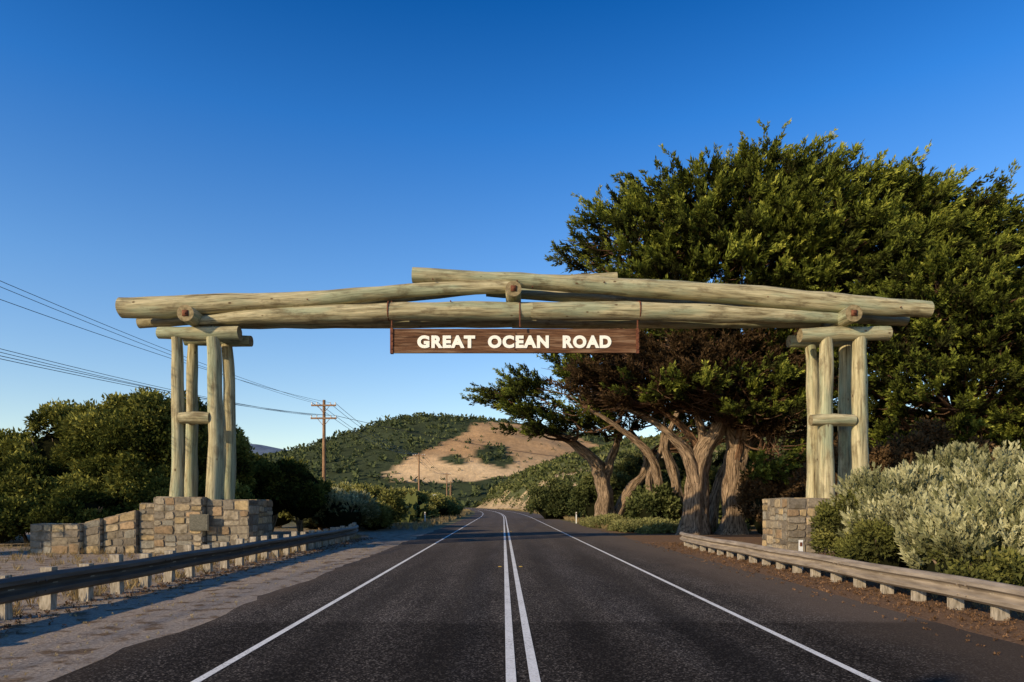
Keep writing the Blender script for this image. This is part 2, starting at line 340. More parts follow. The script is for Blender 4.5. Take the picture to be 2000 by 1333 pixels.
def cf1(px,py,x,y):
    w1=8*noise.noise(Vector((x*0.02,y*0.02,0)))+4*noise.noise(Vector((x*0.07,y*0.07,0)))
    if inpoly(px+w1,py+w1*0.6,dark1) or inpoly(px+w1,py,dark2): return G
    if not inpoly(px+w1,py+w1*.7,field): return G
    t=max(0,min(1,(py+w1*2-885)/30)); return tuple(a*(1-t)+b*t for a,b in zip(T_,T2))
crest=[(200,960),(400,940),(500,926),(560,910),(620,894),(700,868),(760,848),(800,835),(850,826),(900,825),(950,828),(1000,836),(1050,848),(1100,860),(1200,870),(1400,877),(2200,900)]
def h1(x,y): return max(0,(985-interp(1000+F*x/700,crest))*700/F+1.7)
V1,C1,_=hill('hills',-480,800,300,330,700,950,170,h1,7,0.012,cf1)
crest2=[(-400,900),(200,893),(380,880),(460,868),(520,871),(560,879),(610,888),(700,905),(900,930)]
def h2(x,y): return max(0,(985-interp(1000+F*x/2200,crest2))*2200/F+1.7)
hill('distant_hills',-2600,300,120,1500,2200,2800,30,h2,12,0.003,lambda a,b,c,d:(0.17,0.21,0.26))  # blue-grey base colour is painted haze over the far ridge
crest3=[(6.8,0),(9,1.2),(14,7),(22,13),(32,17),(45,21),(80,27),(170,35),(300,40)]
def h3(x,y): return interp(x-cx(min(y,300)),crest3)
V3,C3,_=hill('roadside_slope',-45,260,220,95,260,420,110,h3,2.6,0.03,lambda px,py,x,y:(0.45,0.33,0.19) if (fbm(x,y,0.04)>0.35 or x-cx(min(y,300))<11) else (0.10,0.11,0.05))
V1=np.array(V1);C1=np.array(C1)
green=np.where((C1[:,1]<0.15)&(V1[:,1]<745)&(V1[:,2]>-.3))[0]
I=rng.choice(green,10500); p=V1[I]+rng.normal(size=(len(I),3))*np.array([3,3,0]); 
sz=rng.uniform(1.6,4.0,len(I))*np.where(rng.random(len(I))<.08,1.4,1); p[:,2]+=sz*0.1
scatter('hillside_trees',TBs,p,np.tile([0,0,1.],(len(p),1)),sz,rng.normal(0.42,0.18,len(p)),M_far)
tan=np.where((C1[:,1]>0.15)&(V1[:,1]<740))[0]; I=rng.choice(tan,110); sz=rng.uniform(1.0,2.6,110)
scatter('paddock_shrubs',TBs,V1[I],np.tile([0,0,1.],(110,1)),sz,0.35,M_far)
V3=np.array(V3); off3=np.array([v[0]-cx(min(v[1],300)) for v in V3]); I=rng.choice(np.where((V3[:,1]<400)&(off3>9)&(off3<150))[0],11000); p=V3[I]+rng.normal(size=(len(I),3))*np.array([.7,.7,0]); sz=rng.uniform(0.5,1.5,len(I))*(0.6+p[:,1]/300)
sz=np.where(off3[I]<13,sz*.6,sz)
scatter('slope_scrub',TBs,p,np.tile([0,0,1.],(len(p),1)),sz,rng.normal(0.42,0.2,len(p)),M_scrub)
n=3600; yy=rng.uniform(62,340,n); side=np.where(rng.random(n)<0.7,-1,1)
xx=np.array([cx(y) for y in yy])+side*(9+rng.random(n)**1.3*np.where(side<0,95,30)); sz=rng.uniform(0.8,2.2,n)
ok=~((side>0)&(yy>115)); p=np.stack([xx,yy,sz*0.35],1)[ok]
scatter('coastal_scrub',TBs,p,np.tile([0,0,1.],(len(p),1)),sz[ok],rng.normal(0.42,0.22,len(p)),M_scrub)
# ---------------------------------------------------------------- arch
arch=empty('memorial_arch'); S=24/F
mb=MB(); sd=[0]
def log(pxpts,d,mb=mb,seg=22):
    sd[0]+=1; mb.tube([P(x,y,d) for x,y,r in pxpts],[r*d/F for x,y,r in pxpts],seg,0,1,sub=7,wob=0.16,seed=sd[0])
YF,YR=24.0,25.05
log([(237,602,20),(330,600,21),(450,592,18),(620,585,15),(800,568,13),(1000,561,12)],YF)
log([(806,538,14),(950,545,14),(1200,560,17),(1400,573,19),(1600,590,20),(1720,599,18),(1815,605,16)],YF+0.05)
log([(272,631,11),(400,618,14),(600,596,15),(900,564,14),(1205,541,8.5)],YR)
log([(950,568,12),(1300,590,14),(1600,612,14),(1770,625,12)],YR)
log([(385,628,7),(480,620,13),(620,615,17),(820,609,18),(1040,608,18)],YF-0.02)
log([(1036,608,17.5),(1250,609,18),(1400,613,17),(1560,619,12),(1660,623,8)],YF-0.02)
log([(400,628,14),(700,627,15),(1000,625,15)],YR); log([(1000,626,15),(1300,627,15),(1600,627,14)],YR)
def ylog(px,py,d0,d1,r):
    a=P(px,py,d0); b=Vector((a.x,d1,a.z)); sd[0]+=1
    mb.tube([a,(a+b)/2,b],[r,r*1.02,r],22,0,1,sub=4,wob=0.06,seed=sd[0])
    mb.box(a.x-.10,a.x+.10,d0-.03,d0+.02,a.z-.10,a.z+.10,2)
    mb.tube([(a.x,d0-.07,a.z),(a.x,d0-.02,a.z)],[.035,.035],8,2)
ylog(362,612,23.3,25.9,.29); ylog(1668,612,23.3,25.9,.29); ylog(1003,564,23.45,25.8,.27)
log([(310,651,11.5),(390,652,12.5),(468,651,13)],YF); log([(362,665,11),(491,667,11)],YR)
log([(1562,656,14),(1650,653,14),(1736,652,13)],YF); log([(1540,668,12),(1690,666,11)],YR)
for px,d,r in ((347,YF,11.5),(420,YF,14),(375,YR,11),(447,YR,11.5),(1613,YF,13.5),(1679,YF,15),(1587,YR,12),(1650,YR,12)):
    t=660 if d==YF else 674; o_=random.uniform(-5,5)
    log([(px+o_,t,r*0.86),(px+o_*.2,720,r*.95),(px-o_*.3,800,r),(px-o_*0.5,870,r*1.03),(px+(1 if px>1000 else -2),980,r*1.12)],d)
log([(352,817,11),(380,816,12),(411,817,11.5)],YF-0.12); log([(1583,822,11),(1625,821,12.5),(1668,821,11.5)],YF-0.12)
mb.tube([P(375,822,YF+.1),P(375,822,YR)],[.17,.17],16,0,1)
mb.tube([P(1600,822,YF+.1),P(1600,822,YR)],[.17,.17],16,0,1)
for px in (760,1248,1015):
    a=P(px,608,YF-.02); mb.tube([(a.x-.02,a.y,a.z),(a.x+.02,a.y,a.z)],[.345,.345],22,2)
for px,py in ((845,545),(1010,548),(1040,560),(880,588),(1180,551),(1500,580),(600,585),(300,600),(1760,600)):
    a=P(px,py,YF-.3); mb.tube([(a.x,a.y,a.z),(a.x,a.y+.12,a.z)],[.022,.022],8,2)
mb.obj('log_frame',[M_log,M_end,M_rust],arch,True)
SC=[(0.42,0.33,0.205),(0.32,0.265,0.185),(0.24,0.205,0.155),(0.45,0.335,0.18),(0.28,0.255,0.20),(0.36,0.25,0.145),(0.19,0.16,0.12),(0.35,0.295,0.21)]
def split(x0,x1,z0,z1,out):
    w_,h_=x1-x0,z1-z0
    if (w_<0.62 and h_<0.36) or (w_*h_<0.07) or (w_<.8 and h_<.42 and random.random()<.35): out.append((x0,x1,z0,z1)); return
    if w_>h_*1.5: m_=x0+w_*random.uniform(.33,.67); split(x0,m_,z0,z1,out); split(m_,x1,z0,z1,out)
    else: m_=z0+h_*random.uniform(.33,.67); split(x0,x1,z0,m_,out); split(x0,x1,m_,z1,out)
def stone_box(mb,x0,x1,y0,y1,z0,z1,zr=None):
    zr=z1 if zr is None else zr; zm=max(z1,zr)
    top=lambda u: z1+(zr-z1)*min(1,max(0,(u-x0)/(x1-x0)))
    vs=[(x0,y0,0),(x1,y0,0),(x1,y1,0),(x0,y1,0),(x0,y0,z1),(x1,y0,zr),(x1,y1,zr),(x0,y1,z1)]
    mb.add(vs,[(0,3,2,1),(4,5,6,7),(0,1,5,4),(1,2,6,5),(2,3,7,6),(3,0,4,7)],0,None,(0.20,0.165,0.12))
    def slab(fn,rects):
        for (a,b,c,d) in rects:
            g=.008; h=random.uniform(.008,.045); col=random.choice(SC); k=random.uniform(.7,1.15); col=tuple(q*k for q in col)
            j=lambda: random.uniform(0,.045)
            A=[(a+g+j(),c+g+j()),((a+b)/2,c+g+j()*.4),(b-g-j(),c+g+j()),(b-g-j()*.4,(c+d)/2),(b-g-j(),d-g-j()),((a+b)/2,d-g-j()*.4),(a+g+j(),d-g-j()),(a+g+j()*.4,(c+d)/2)]
            q=[fn(u,v_,0) for u,v_ in A]; mu=(a+b)/2; mv=(c+d)/2
            t=[fn(u+(mu-u)*.08,v_+(mv-v_)*.08,h) for u,v_ in A]
            mb.add(q+t,[tuple(range(8,16))]+[(i,(i+1)%8,8+(i+1)%8,8+i) for i in range(8)],0,None,col)
    sc_=lambda u,v_: v_*top(u)/zm
    r=[];split(x0,x1,z0,zm,r); slab(lambda u,v_,h:(u,y0-h,sc_(u,v_)),r)
    r=[];split(y0,y1,z0,zr,r); slab(lambda u,v_,h:(x1+h,u,v_),r)
    r=[];split(y0,y1,z0,z1,r); slab(lambda u,v_,h:(x0-h,u,v_),r)
    r=[];split(x0,x1,z0,zm,r); slab(lambda u,v_,h:(u,y1+h,sc_(u,v_)),r)
    r=[];split(x0,x1,y0,y1,r); slab(lambda u,v_,h:(u,v_,top(u)+h*.6),r)
mb=MB()
stone_box(mb,-12.25,-10.6,23.35,26.0,0,1.93); stone_box(mb,-10.56,-9.1,23.6,25.9,0,1.84)
stone_box(mb,-12.85,-12.30,23.55,25.6,0,1.72)
stone_box(mb,9.55,12.9,23.7,26.0,0,1.9)
mb.obj('stone_base',[M_stone],arch)
mb=MB(); a=P(375,1037,23.2); b=P(417,1005,23.2); mb.box(a.x-.12,b.x-.2,23.27,23.33,a.z,b.z); mb.box(a.x-.09,b.x-.23,23.255,23.27,a.z+.03,b.z-.03)
mb.obj('plaque',[M_plaque],arch)
mb=MB(); stone_box(mb,-14.0,-12.9,23.4,24.0,0,1.22,1.48)
stone_box(mb,-14.6,-14.04,23.25,23.9,0,1.05,1.2); stone_box(mb,-16.3,-14.64,23.1,23.7,0,1.02)
mb.obj('stone_wall',[M_stone])
sg=empty('wooden_sign'); mb=MB(); a=P(763,690,23.95); b=P(1247,643,23.95); h_=(b.z-a.z)
for k,(u,v_) in enumerate(((0,.30),(.31,.655),(.665,1))): mb.box(a.x,b.x,23.92+.004*k,24.02,a.z+h_*u,a.z+h_*v_)
mb.obj('sign_planks',[M_sign],sg)
mb=MB()
for x in (a.x-.01,b.x-.09): mb.box(x,x+.10,23.885,24.06,a.z-.02,a.z+h_*1.02); mb.box(x+.03,x+.07,23.9,23.95,a.z+h_*1.02,P(0,590,24).z)
for x in (a.x+.04,b.x-.04,(a.x+b.x)/2):
    for k in (.15,.48,.82): mb.tube([(x,23.86,a.z+h_*k),(x,23.9,a.z+h_*k)],[.02,.02],8)
c_=P(1015,600,23.9); mb.box(c_.x-.02,c_.x+.02,23.66,23.70,b.z,c_.z)
mb.obj('sign_brackets',[M_rust],sg)
for i,(word,x0,x1) in enumerate((('GREAT',815,928),('OCEAN',953,1072),('ROAD',1099,1194))):
    cu=bpy.data.curves.new('t','FONT'); cu.body=word; cu.offset=0.055; cu.extrude=0.02; cu.space_character=1.16; cu.resolution_u=6
    to=bpy.data.objects.new('t',cu); coll.objects.link(to); bpy.context.view_layer.update()
    me=bpy.data.meshes.new_from_object(to.evaluated_get(bpy.context.evaluated_depsgraph_get())); bpy.data.objects.remove(to)
    V=np.array([v.co[:] for v in me.vertices]); mn=V.min(0); mx=V.max(0)
    A=P(x0,680.5,23.9); B=P(x1,655.5,23.9)
    U=(V-mn)/(mx-mn); 
    for v_,u in zip(me.vertices,U): v_.co=(A.x+(B.x-A.x)*u[0],23.918-u[2]*0.02,A.z+(B.z-A.z)*u[1])
    me.materials.clear(); me.materials.append(M_letter)
    ob=bpy.data.objects.new('lettering_'+word.lower(),me); coll.objects.link(ob); ob.parent=sg
# ---------------------------------------------------------------- guardrails
prof=[(0,1.),(.03,.985),(.10,.86),(.105,.70),(.02,.58),(0.0,.5),(.02,.42),(.105,.30),(.10,.14),(.03,.015),(0,0)]
def guard(fx,y0,y1,sgn,post_h,zb,zt,mat):
    g=empty('guardrail'); V=[];k=len(prof)*2; ysn=np.arange(y0,y1+.01,.5)
    full=[(a,b) for a,b in prof]+[(a-.012,b) for a,b in prof[::-1]]
    for y in ysn:
        for a,b in full: V.append((fx(y)+sgn*(a+.12),y,zb+(zt-zb)*b+0.008*math.sin(y*1.3)))
    Fc=[(i*k+j,i*k+(j+1)%k,(i+1)*k+(j+1)%k,(i+1)*k+j) for i in range(len(ysn)-1) for j in range(k)]
    Fc+=[tuple(range(k)),tuple(range((len(ysn)-1)*k,len(ysn)*k))]
    mb=MB(); mb.add(V,Fc)
    y=y0+.7
    while y<y1:
        for q in (-.1,.1):
            for zz in (.72,.28):
                X=fx(y)+sgn*.225; Z=zb+(zt-zb)*zz; mb.tube([(X,y+q,Z),(X+sgn*.02,y+q,Z)],[.018,.018],6)
        y+=3.92
    mb.obj('rail_beam',[mat],g,False)
    mb=MB()
    y=y0+.2
    while y<y1:
        x=fx(y); h=post_h+random.uniform(-.05,.05); tl=random.uniform(-.03,.03)
        b=len(mb.v); mb.box(x-.09,x+.09,y-.075,y+.075,-.1,h)
        for q in range(4,8): v_=mb.v[b+q]; mb.v[b+q]=(v_[0]+tl,v_[1]+tl,v_[2])
        mb.box(x+.09 if sgn>0 else x-.125,x+.125 if sgn>0 else x-.09,y-.06,y+.06,zb+.02,zt-.03)
        y+=0.98
    mb.obj('rail_posts',[M_post],g); 
    return g
guard(lambda y:-7.45-.004*y-(0.02*(y-30)**2 if y>30 else 0),2,36.5,1,.70,.25,.62,M_galv_shade)
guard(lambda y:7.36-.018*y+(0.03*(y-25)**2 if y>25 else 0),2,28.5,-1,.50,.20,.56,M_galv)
mb=MB(); mb.box(7.36,7.46,17.5,17.53,0,.78); mb.box(7.38,7.44,17.49,17.5,.62,.72,1); mb.obj('guide_post',[M_white,M_rust])
for x,y in ((-7.7,60),(5.6,60),(-13,150)):
    mb=MB(); mb.box(x,x+.1,y,y+.03,0,1.0); mb.box(x+.02,x+.08,y-.01,y,.8,.92,1); mb.obj('guide_post',[M_white,M_rust])
mb=MB(); x=-152*85/F; mb.tube([(x,85,0),(x,85,2.9)],[.04,.04],8); mb.box(x-.28,x+.28,84.93,84.96,2.2,2.9,1); mb.obj('road_sign',[M_galv,M_white])
# ---------------------------------------------------------------- poles & wires
def pole(x,y,h,arms):
    e=empty('utility_pole'); mb=MB(); mb.tube([(x,y,-.2),(x,y,h)],[.19,.13],12,0)
    for z,wd in arms:
        mb.box(x-wd,x+wd,y-.2,y-.08,z-.07,z+.07)
        for k in (-.95,-.55,.55,.95): mb.tube([(x+wd*k,y-.14,z+.07),(x+wd*k,y-.14,z+.27)],[.045,.06],8,1)
        mb.tube([(x-wd*.5,y-.12,z),(x,y-.12,z-.7)],[.025,.025],6); mb.tube([(x+wd*.5,y-.12,z),(x,y-.12,z-.7)],[.025,.025],6)
    mb.obj('pole_and_crossarms',[M_pole,M_white],e)
X1=-367*61/F
pole(X1,61,11.0,[(10.5,1.1),(9.35,1.15)]); pole(-16.9,124,11,[(10.5,1.1)]); pole(-18.8,197,10.8,[(10.3,1.1)]); pole(-24,268,10.8,[(10.3,1.1)]); pole(-30,330,10.8,[(10.3,1.1)])
pole(-18.2,-12,11.2,[(10.7,1.1),(8.6,1.1),(7.0,1.0),(5.9,1.0)])
mb=MB()
def wire(a,b,sag,r=.014):
    a=Vector(a);b=Vector(b); pts=[]
    for i in range(25):
        t=i/24; p=a.lerp(b,t); p.z-=sag*4*t*(1-t); pts.append(p)
    mb.tube(pts,[r]*25,5,0)
for k,z0,z1 in ((-1,10.75,10.75),(-.5,10.75,10.75),(.5,8.75,10.75)): wire((-18.2+k,-12.1,z0),(X1+k,60.86,z1),1.2,.012)
for k,z0 in ((-1,7.15),(-.5,7.15),(.55,6.0),(1,6.0)): wire((-18.2+k,-12.1,z0),(X1+k,60.86,9.6),1.2,.012)
P_=[(X1,61,10.75),(-16.9,124,10.75),(-18.8,197,10.5),(-24,268,10.5),(-30,330,10.5)]
for i in range(4):
    for k in (-1,-.5,.5,1): wire((P_[i][0]+k,P_[i][1]-.14,P_[i][2]),(P_[i+1][0]+k,P_[i+1][1]-.14,P_[i+1][2]),1.2,.02)
wire((X1+1,60.86,9.6),(14,75,6.0),.6,.02)
mb.obj('power_lines',[M_wire])
# ---------------------------------------------------------------- bushes
def bush(name,blobs,temps,mat,dens,size,tint=0.5,core=0.72,upb=0.3,nsub=14,subr=0.42,stems=True,tv=0.12):
    e=empty(name); pos=[];dr=[];tt=[]; cb=MB()
    for (x,y,z,rx,ry,rz) in blobs:
        c=np.array([x,y,z]);R=np.array([rx,ry,rz])
        u=unit(rng.normal(size=(nsub,3))); u[:,2]=np.abs(u[:,2])*1.1-0.35; u=unit(u)
        for k in range(nsub):
            sr=subr*rng.uniform(.55,1.25); sc_=c+u[k]*R*(1.03-sr*0.75)
            rr=R*sr; area=4*math.pi*((rr[0]*rr[2]+rr[0]*rr[1]+rr[1]*rr[2])/3)
            m_=max(6,int(area*dens)); d=unit(rng.normal(size=(m_,3))); d[:,2]=np.where(d[:,2]<-0.5,-d[:,2],d[:,2])
            q=sc_+d*rr*rng.uniform(.7,1.12,(m_,1)); keep=q[:,2]>0.03
            q=q[keep];d=d[keep]; tc=rng.normal(0,tv)
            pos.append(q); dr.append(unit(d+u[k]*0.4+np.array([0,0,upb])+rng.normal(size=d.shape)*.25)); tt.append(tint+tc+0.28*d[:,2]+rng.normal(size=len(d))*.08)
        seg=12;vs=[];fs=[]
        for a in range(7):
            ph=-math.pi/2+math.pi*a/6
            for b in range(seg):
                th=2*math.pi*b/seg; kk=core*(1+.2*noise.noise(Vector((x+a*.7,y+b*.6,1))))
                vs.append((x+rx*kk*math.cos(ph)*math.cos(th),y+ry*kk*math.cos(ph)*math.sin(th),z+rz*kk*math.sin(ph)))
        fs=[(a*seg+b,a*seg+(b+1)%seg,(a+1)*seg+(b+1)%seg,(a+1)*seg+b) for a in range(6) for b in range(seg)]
        cb.add(vs,fs,0)  # added dark filler shell, kept in one mesh with the stems
        if stems:
            for k in range(4):
                t=rng.uniform(-.5,.5,2); cb.tube([(x+t[0]*.3,y+t[1]*.3,-.1),(x+t[0]*rx*.6,y+t[1]*ry*.6,z*.6),(x+t[0]*rx*1.6,y+t[1]*ry*1.6,z+rz*.5)],[.10,.06,.02],6,1,cap=False)
    cb.obj('stems',[M_core,M_bark],e)
    pos=np.concatenate(pos);dr=np.concatenate(dr);tt=np.concatenate(tt)
    scatter('foliage',temps,pos,dr,size*rng.uniform(.7,1.3,len(pos)),tt,mat,e); return e
bush('unseen_shadow_tree',[(-16.6,32,3.9,3.0,3,2.8),(-18.6,32.5,3.9,2.4,2.6,2.5),(-14.9,33.5,3.4,1.8,2,2.4),(-17,30.5,2.0,3.0,1.8,1.8)],TB,M_leaf,8,.40,.45,core=.66,nsub=24,subr=.30,tv=.15)
bush('unseen_shadow_tree',[(-21.4,33,3.4,2.6,2.8,2.7),(-23.6,32,2.5,2.2,2.6,2.2),(-21.5,30.5,1.8,3,2,1.8)],TB,M_leaf,8,.40,.45,core=.66,nsub=24,subr=.30,tv=.15)
bush('unseen_shadow_tree',[(-26.4,32,1.8,2.6,2.8,2.0),(-24.6,29.5,1.3,2.2,1.8,1.6),(-29.5,32,2.0,2.6,2.8,2.0)],TB,M_leaf,8,.40,.38,core=.66,nsub=24,subr=.30,tv=.15)
bush('unseen_shadow_tree',[(-13.6,38,2.5,2.2,2.4,2.0),(-12.3,40,2.2,1.6,2,1.9),(-15.6,36,2.4,1.8,2,2.2)],TB,M_leaf,8,.40,.3)
bush('unseen_shadow_tree',[(-26,16.4,8.2,2.3,2.3,5.6)],TB,M_leaf,2.5,.8,.4,core=.9)  # out-of-view tree added to cast the shadow band over the road
bush('roadside_shrub',[(-14.6,28.8,1.2,1.5,1.2,1.3),(-17.6,27.8,1.0,1.7,1.2,1.2),(-12.8,30,1.3,1.3,1.3,1.5),(-21,27.5,.9,1.7,1.2,1.1)],TB,M_leaf,11,.34,.25)
bush('roadside_shrub',[(-13.4,46,1.3,2.2,2,1.8),(-16.5,48,1.5,2.2,2,1.8)],TB,M_olive,9,.4,.6)
bush('saltbush',[(-10.4,42,.9,1.7,1.8,1.4),(-12,43.5,1.1,1.5,1.8,1.3)],TG,M_gray,16,.5,.55)
bush('roadside_shrub',[(-9.5,47.5,1.1,2.0,2.0,1.75),(-11.4,50,1.2,1.8,2,1.8),(-9.0,44.5,.7,1.0,1.2,1.0)],TB,M_olive,9,.4,.5)
bush('saltbush',[(-13.2,56,1.2,2.0,2,1.6),(-10.6,56,1.0,1.5,2,1.4)],TG,M_gray,12,.6,.6)
bush('roadside_shrub',[(-11.6,75,1.2,3.0,3,1.7),(-9.4,84,1.0,2.4,3,1.4),(-15.5,70,1.5,3,3,1.8),(-12.0,100,1.2,3.5,4,1.6),(-12.5,120,1.2,3.5,4,1.6)],TB,M_olive,5,.6,.5)
bush('saltbush',[(9.9,16.6,.95,1.3,1.5,1.15),(11.3,15.0,1.05,1.5,1.6,1.25),(9.0,13.3,.7,.9,1.4,.95),(12.6,18.5,1.4,2.0,2,1.4),(10.6,12.2,.85,1.5,1.3,1.2),(11,19.5,1.0,1.6,1.4,1.3)],TG,M_gray,30,.50,.5,upb=1.6,nsub=26,subr=.30,tv=.17)
bush('roadside_shrub',[(9.7,19.5,.8,.85,1.1,1.1),(8.7,16.2,.5,.7,1.2,.8),(8.3,12.6,.35,.55,1.3,.6)],TB,M_olive,26,.22,.2,nsub=14)
bush('understorey_shrub',[(13.6,36.5,1.6,1.2,1.3,2.2),(16,34,2.2,2.2,2,2.8),(19,31,2.2,3,2,3.0),(15.2,31,1.2,1.4,1.2,1.6)],TB,M_brownf,6,.45,.4,nsub=24,subr=.3)
bush('understorey_shrub',[(8.5,62,1.6,3,2,2.6),(13,60,1.6,3,2,2.8),(18,56,2.4,4,2,4.6),(25,52,3,5,2,5.2),(15,66,3,5,2,4.4),(4.8,78,1.6,3,3,2.6),(10,48,1.2,1.5,1.5,1.6),(14,46,1.6,2,1.5,2.2)],TB,M_scrub,4,.6,.25,nsub=24,subr=.3)
bush('ground_cover',[(8.2,42,.2,2.0,3,.45),(11.5,41,.2,2.4,2,.45),(7.2,52,.2,1.6,4,.5)],TB,M_scrub,9,.3,.7,stems=False)
# ---------------------------------------------------------------- cypress trees
def edge_dist(x,z,poly):
    d=1e9
    for i in range(len(poly)):
        a=Vector(poly[i]);b=Vector(poly[(i+1)%len(poly)]);p=Vector((x,z)); ab=b-a
        t=max(0,min(1,(p-a).dot(ab)/ab.length_squared)); d=min(d,(p-(a+ab*t)).length)
    return d
def cypress(polypx,d0,dp,trunks,npads,nf,thick,padr,psize,barkm,hub,tintb=0.5,nlimb=1.0,mat=None,twigs=3,e=None,sep=.55):
    e=e or empty('cypress_tree'); tb=MB(); nodes=[]
    for k,(pts,dd) in enumerate(trunks):
        w_=[P(x,y,dd) for x,y,r in pts]; r_=[r*.88*dd/F for x,y,r in pts]
        tb.tube(w_,r_,20,0,sub=7,wob=.35,flute=.18,seed=k+d0)
        for q,(p,r) in enumerate(zip(w_,r_)):
            if q>=2: nodes.append((p,r))
    poly=[((x-1000)*dp/F,CH+(985-y)*dp/F) for x,y in polypx]
    xs=[p[0] for p in poly];zs=[p[1] for p in poly]; hubw=P(hub[0],hub[1],d0+2)
    pos=[];dr=[];tt=[];ss=[]; pads=[]; tries=0
    while len(pads)<npads and tries<40000:
        tries+=1; x=random.uniform(min(xs),max(xs)); z=random.uniform(min(zs),max(zs))
        if not inpoly(x,z,poly): continue
        ed=edge_dist(x,z,poly)
        if ed<padr*0.5: continue
        h=min(thick,0.6+thick*math.sqrt(min(1,ed/(thick*1.2))))
        s_=random.random(); y=d0+(-h*random.uniform(.7,1.0) if s_<.6 else random.uniform(-h*.7,h))
        c=Vector((x,y,z))
        if any(((c.x-q[0].x)**2+(c.y-q[0].y)**2+((c.z-q[0].z)*1.5)**2)<(padr*sep)**2 for q in pads): continue
        pads.append((c,ed))
    for c,ed in pads:
        out=(c-hubw); elv=out.z/max(out.length,.1); out.z=0; out.normalize()
        a_=random.gauss(0,.35); o2=np.array([out.x*math.cos(a_)-out.y*math.sin(a_),out.x*math.sin(a_)+out.y*math.cos(a_),0]); side=np.array([-o2[1],o2[0],0])
        rx=padr*random.uniform(.75,1.3)*(0.75 if ed<padr else 1); m_=max(3,int(nf*random.uniform(.7,1.3)*(0.8 if ed<padr else 1)))
        sk=rng.normal(0,.07); tilt=max(0.0,elv)*.38+random.uniform(.0,.28)
        for f in range(m_):
            th=random.uniform(0,6.283); rr=math.sqrt(random.random())*rx
            b0=np.array(c)+o2*math.cos(th)*rr*1.25+side*math.sin(th)*rr*.95+np.array([0,0,(1-(rr/rx)**2)*rx*.28*random.random()+math.cos(th)*rr*tilt*.6-rx*.2])
            dv=o2*1.0+side*(math.sin(th)*.8+random.uniform(-.35,.35))+np.array([0,0,tilt+random.uniform(-.2,.3)]); dv/=np.linalg.norm(dv)
            Lf=psize*random.uniform(1.2,2.4); k=7; t=np.linspace(0.02,.97,k)
            q=b0+np.outer(t*Lf,dv)+rng.normal(size=(k,3))*psize*.13; q[:,2]+=0.14*Lf*t*t
            v_=unit(dv+rng.normal(size=(k,3))*.36+np.array([0,0,.22]))
            ft=rng.normal(0,.07)
            pos.append(q);dr.append(v_);tt.append(tintb+sk+ft+.30*(t-.5)+.55*(b0[2]-c.z)/rx+rng.normal(size=k)*.05); ss.append(psize*rng.uniform(.8,1.15,k)*(1.15-.5*t))  # shading painted into tint: pad tops and tips lighter, undersides darker
        if random.random()<nlimb and nodes:
            best=min(nodes,key=lambda nd:(nd[0]-c).length+ (3 if nd[0].z>c.z else 0)); a=best[0]; r0=min(best[1]*.5,.14)
            mid=a.lerp(c,.5)+Vector((random.uniform(-.5,.5),random.uniform(-.5,.5),random.uniform(-.9,.3)))
            tb.tube([a,mid,c],[r0,r0*.6,.03],6,1,sub=4,cap=False,wob=.2,seed=random.random()*9)
            for _ in range(twigs):
                f=mid.lerp(c,random.uniform(.2,.9)); g=f+Vector(o2.tolist())*random.uniform(.4,1.6)+Vector((random.uniform(-.8,.8),random.uniform(-.8,.8),random.uniform(-.5,.7)))
                tb.tube([f,f.lerp(g,.5)+Vector((0,0,-.1)),g],[.035,.025,.01],4,1,cap=False)
    tb.obj('trunk',[barkm,M_bark2],e,True)
    pos=np.concatenate(pos);dr=np.concatenate(dr);tt=np.concatenate(tt);ss=np.concatenate(ss)
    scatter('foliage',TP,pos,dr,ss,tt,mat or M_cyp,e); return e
polyA=[(1122,430),(1150,402),(1205,358),(1250,352),(1280,322),(1370,303),(1435,308),(1455,274),(1540,262),(1600,278),(1700,300),(1770,298),(1860,340),(1960,366),(2080,396),(2150,520),(2150,700),(1760,720),(1560,720),(1480,700),(1330,660),(1230,630),(1190,590),(1180,545),(1215,522),(1140,490)]
trA=[([(1352,1052,36),(1356,1030,27),(1358,985,24),(1362,930,23),(1370,885,21),(1398,840,15),(1420,760,11),(1440,600,8),(1430,450,5)],38),
     ([(1362,960,16),(1345,895,13),(1318,860,10),(1270,820,7),(1200,790,5),(1120,760,3)],37.8),
     ([(1370,900,13),(1372,850,10),(1355,790,8),(1330,700,6),(1270,560,4)],38),
     ([(1428,1052,36),(1432,1030,28),(1436,970,26),(1440,900,24),(1452,850,18),(1500,780,12),(1560,600,8),(1560,350,4)],38.4),
     ([(1440,900,15),(1425,850,11),(1400,790,8),(1330,720,6),(1250,520,3)],38.3),
     ([(1448,880,14),(1480,850,10),(1540,800,8),(1640,640,6),(1850,450,3)],38.6),
     ([(1385,1045,15),(1394,990,12),(1405,940,10),(1425,900,8),(1490,840,6),(1560,780,4)],39.5)]
t=cypress(polyA,40,36.2,trA,460,8,6.0,1.5,.70,M_bark,(1440,640),tintb=.46)
polyD=[(1130,700),(1200,640),(1560,650),(1570,760),(1560,860),(1500,885),(1440,850),(1380,830),(1300,825),(1200,820),(1120,770)]
cypress(polyD,38.5,37,[([(1436,900,9),(1446,850,8),(1440,780,6),(1430,700,5)],38),([(1370,880,8),(1330,830,7),(1280,790,5),(1240,720,3)],38),([(1500,1048,9),(1496,950,8),(1500,880,6),(1520,800,4),(1540,700,3)],37)],115,5,3.0,1.3,.62,M_bark2,(1430,900),tintb=.28,twigs=8,mat=M_brownf,e=t)
cypress([(1440,700),(1560,690),(1570,960),(1450,960),(1440,900),(1500,860),(1400,810),(1240,800),(1240,720)],36,35,[([(1480,960,5),(1500,900,4),(1510,800,3)],37)],34,5,1.6,1.2,.6,M_bark2,(1430,800),tintb=.5,e=t)
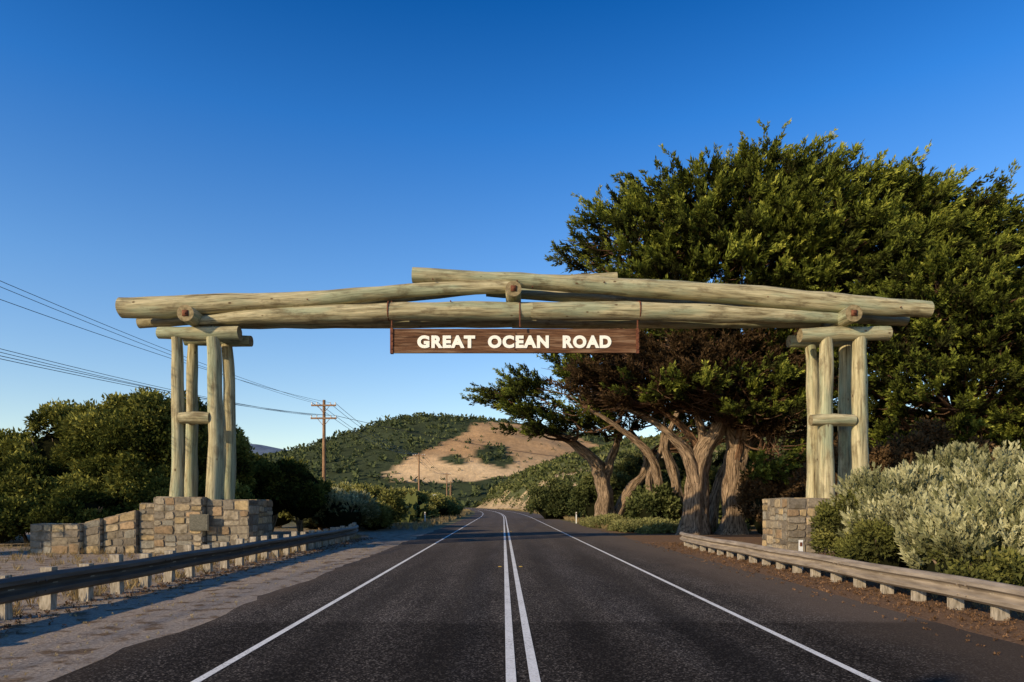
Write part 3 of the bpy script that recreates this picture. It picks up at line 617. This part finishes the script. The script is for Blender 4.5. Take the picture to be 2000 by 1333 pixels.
polyB=[(945,740),(1010,704),(1060,694),(1150,640),(1300,620),(1500,650),(1620,700),(1640,800),(1560,880),(1450,870),(1360,860),(1300,850),(1210,865),(1170,855),(1060,875),(1020,850),(980,812),(945,787)]
trB=[([(1178,1026,27),(1180,1000,20),(1180,960,17),(1172,920,15),(1150,890,11),(1110,860,8),(1050,830,5),(1000,790,3)],56),
     ([(1195,1024,14),(1213,990,11),(1232,955,10),(1258,925,9),(1262,890,7),(1230,840,4)],56.5),
     ([(1178,940,11),(1196,890,8),(1205,850,6),(1185,780,3)],56),
     ([(1300,1035,14),(1292,990,11),(1285,930,10),(1262,880,8),(1200,830,5),(1150,800,3)],50),
     ([(1270,1030,10),(1272,980,8),(1268,930,7),(1290,880,5),(1300,800,3)],51),
     ([(1335,1035,14),(1325,980,11),(1314,920,10),(1300,870,8),(1330,790,4)],49)]
cypress(polyB,54,51,trB,165,6,4.5,1.7,.80,M_bark,(1300,860),tintb=.42,twigs=6)
polyC=[(1700,560),(1800,480),(2000,500),(2200,560),(2200,930),(2000,940),(1880,915),(1740,930),(1700,870),(1690,760),(1600,760),(1560,700),(1640,650)]
trC=[([(1900,1040,26),(1900,940,22),(1880,820,16),(1860,700,10),(1880,600,5)],35)]
cypress(polyC,35,32.5,trC,210,8,3.6,1.3,.60,M_bark2,(1880,700),tintb=.46)
# ---------------------------------------------------------------- ground details
def rnd(n,x0,x1,y0,y1,z=0.0): return np.stack([rng.uniform(x0,x1,n),rng.uniform(y0,y1,n),np.full(n,z)],1)
up=lambda n: np.tile([0,0,1.],(n,1))+rng.normal(size=(n,3))*.1
n=2600; p=rnd(n,5.4,9,5,30,.015); p[:,0]=np.where(rng.random(n)<.6,rng.normal(7.1,.5,n),p[:,0]); scatter('needle_litter',TBs,p,up(n),rng.uniform(.02,.05,n),rng.normal(.5,.25,n),M_litter)
n=1500; p=rnd(n,-8,-7,4,34,.015); p[:,0]=rng.normal(-7.2,.35,n); scatter('leaf_litter',TBs,p,up(n),rng.uniform(.02,.05,n),rng.normal(.5,.25,n),M_litter)
n=1800; p=rnd(n,-13,-4.6,4,30,.012); scatter('gravel',TBs,p,up(n),rng.uniform(.012,.03,n),rng.normal(.8,.2,n),M_dry)
a_=[];
for y in np.arange(44,230,.35):
    for s_ in (-1,1):
        w_=abs(rng.normal(0,1.2)); a_.append((cx(y)+(6.2+w_ if s_>0 else -5.4-w_),y,0))
a_=np.array(a_); scatter('dry_grass',TS,a_,up(len(a_)),rng.uniform(.3,.6,len(a_)),rng.normal(.6,.2,len(a_)),M_dry)
n=1100; p=np.concatenate([rnd(n//3,-22,-8.2,17,28),rnd(n//3,7.6,9.5,6,29),rnd(n//3,-8.3,-7.5,6,36)]); scatter('dry_grass_verge',TS,p,up(len(p)),rng.uniform(.1,.28,len(p)),rng.normal(.4,.2,len(p)),M_dry)
print('OBJ',len(bpy.data.objects))
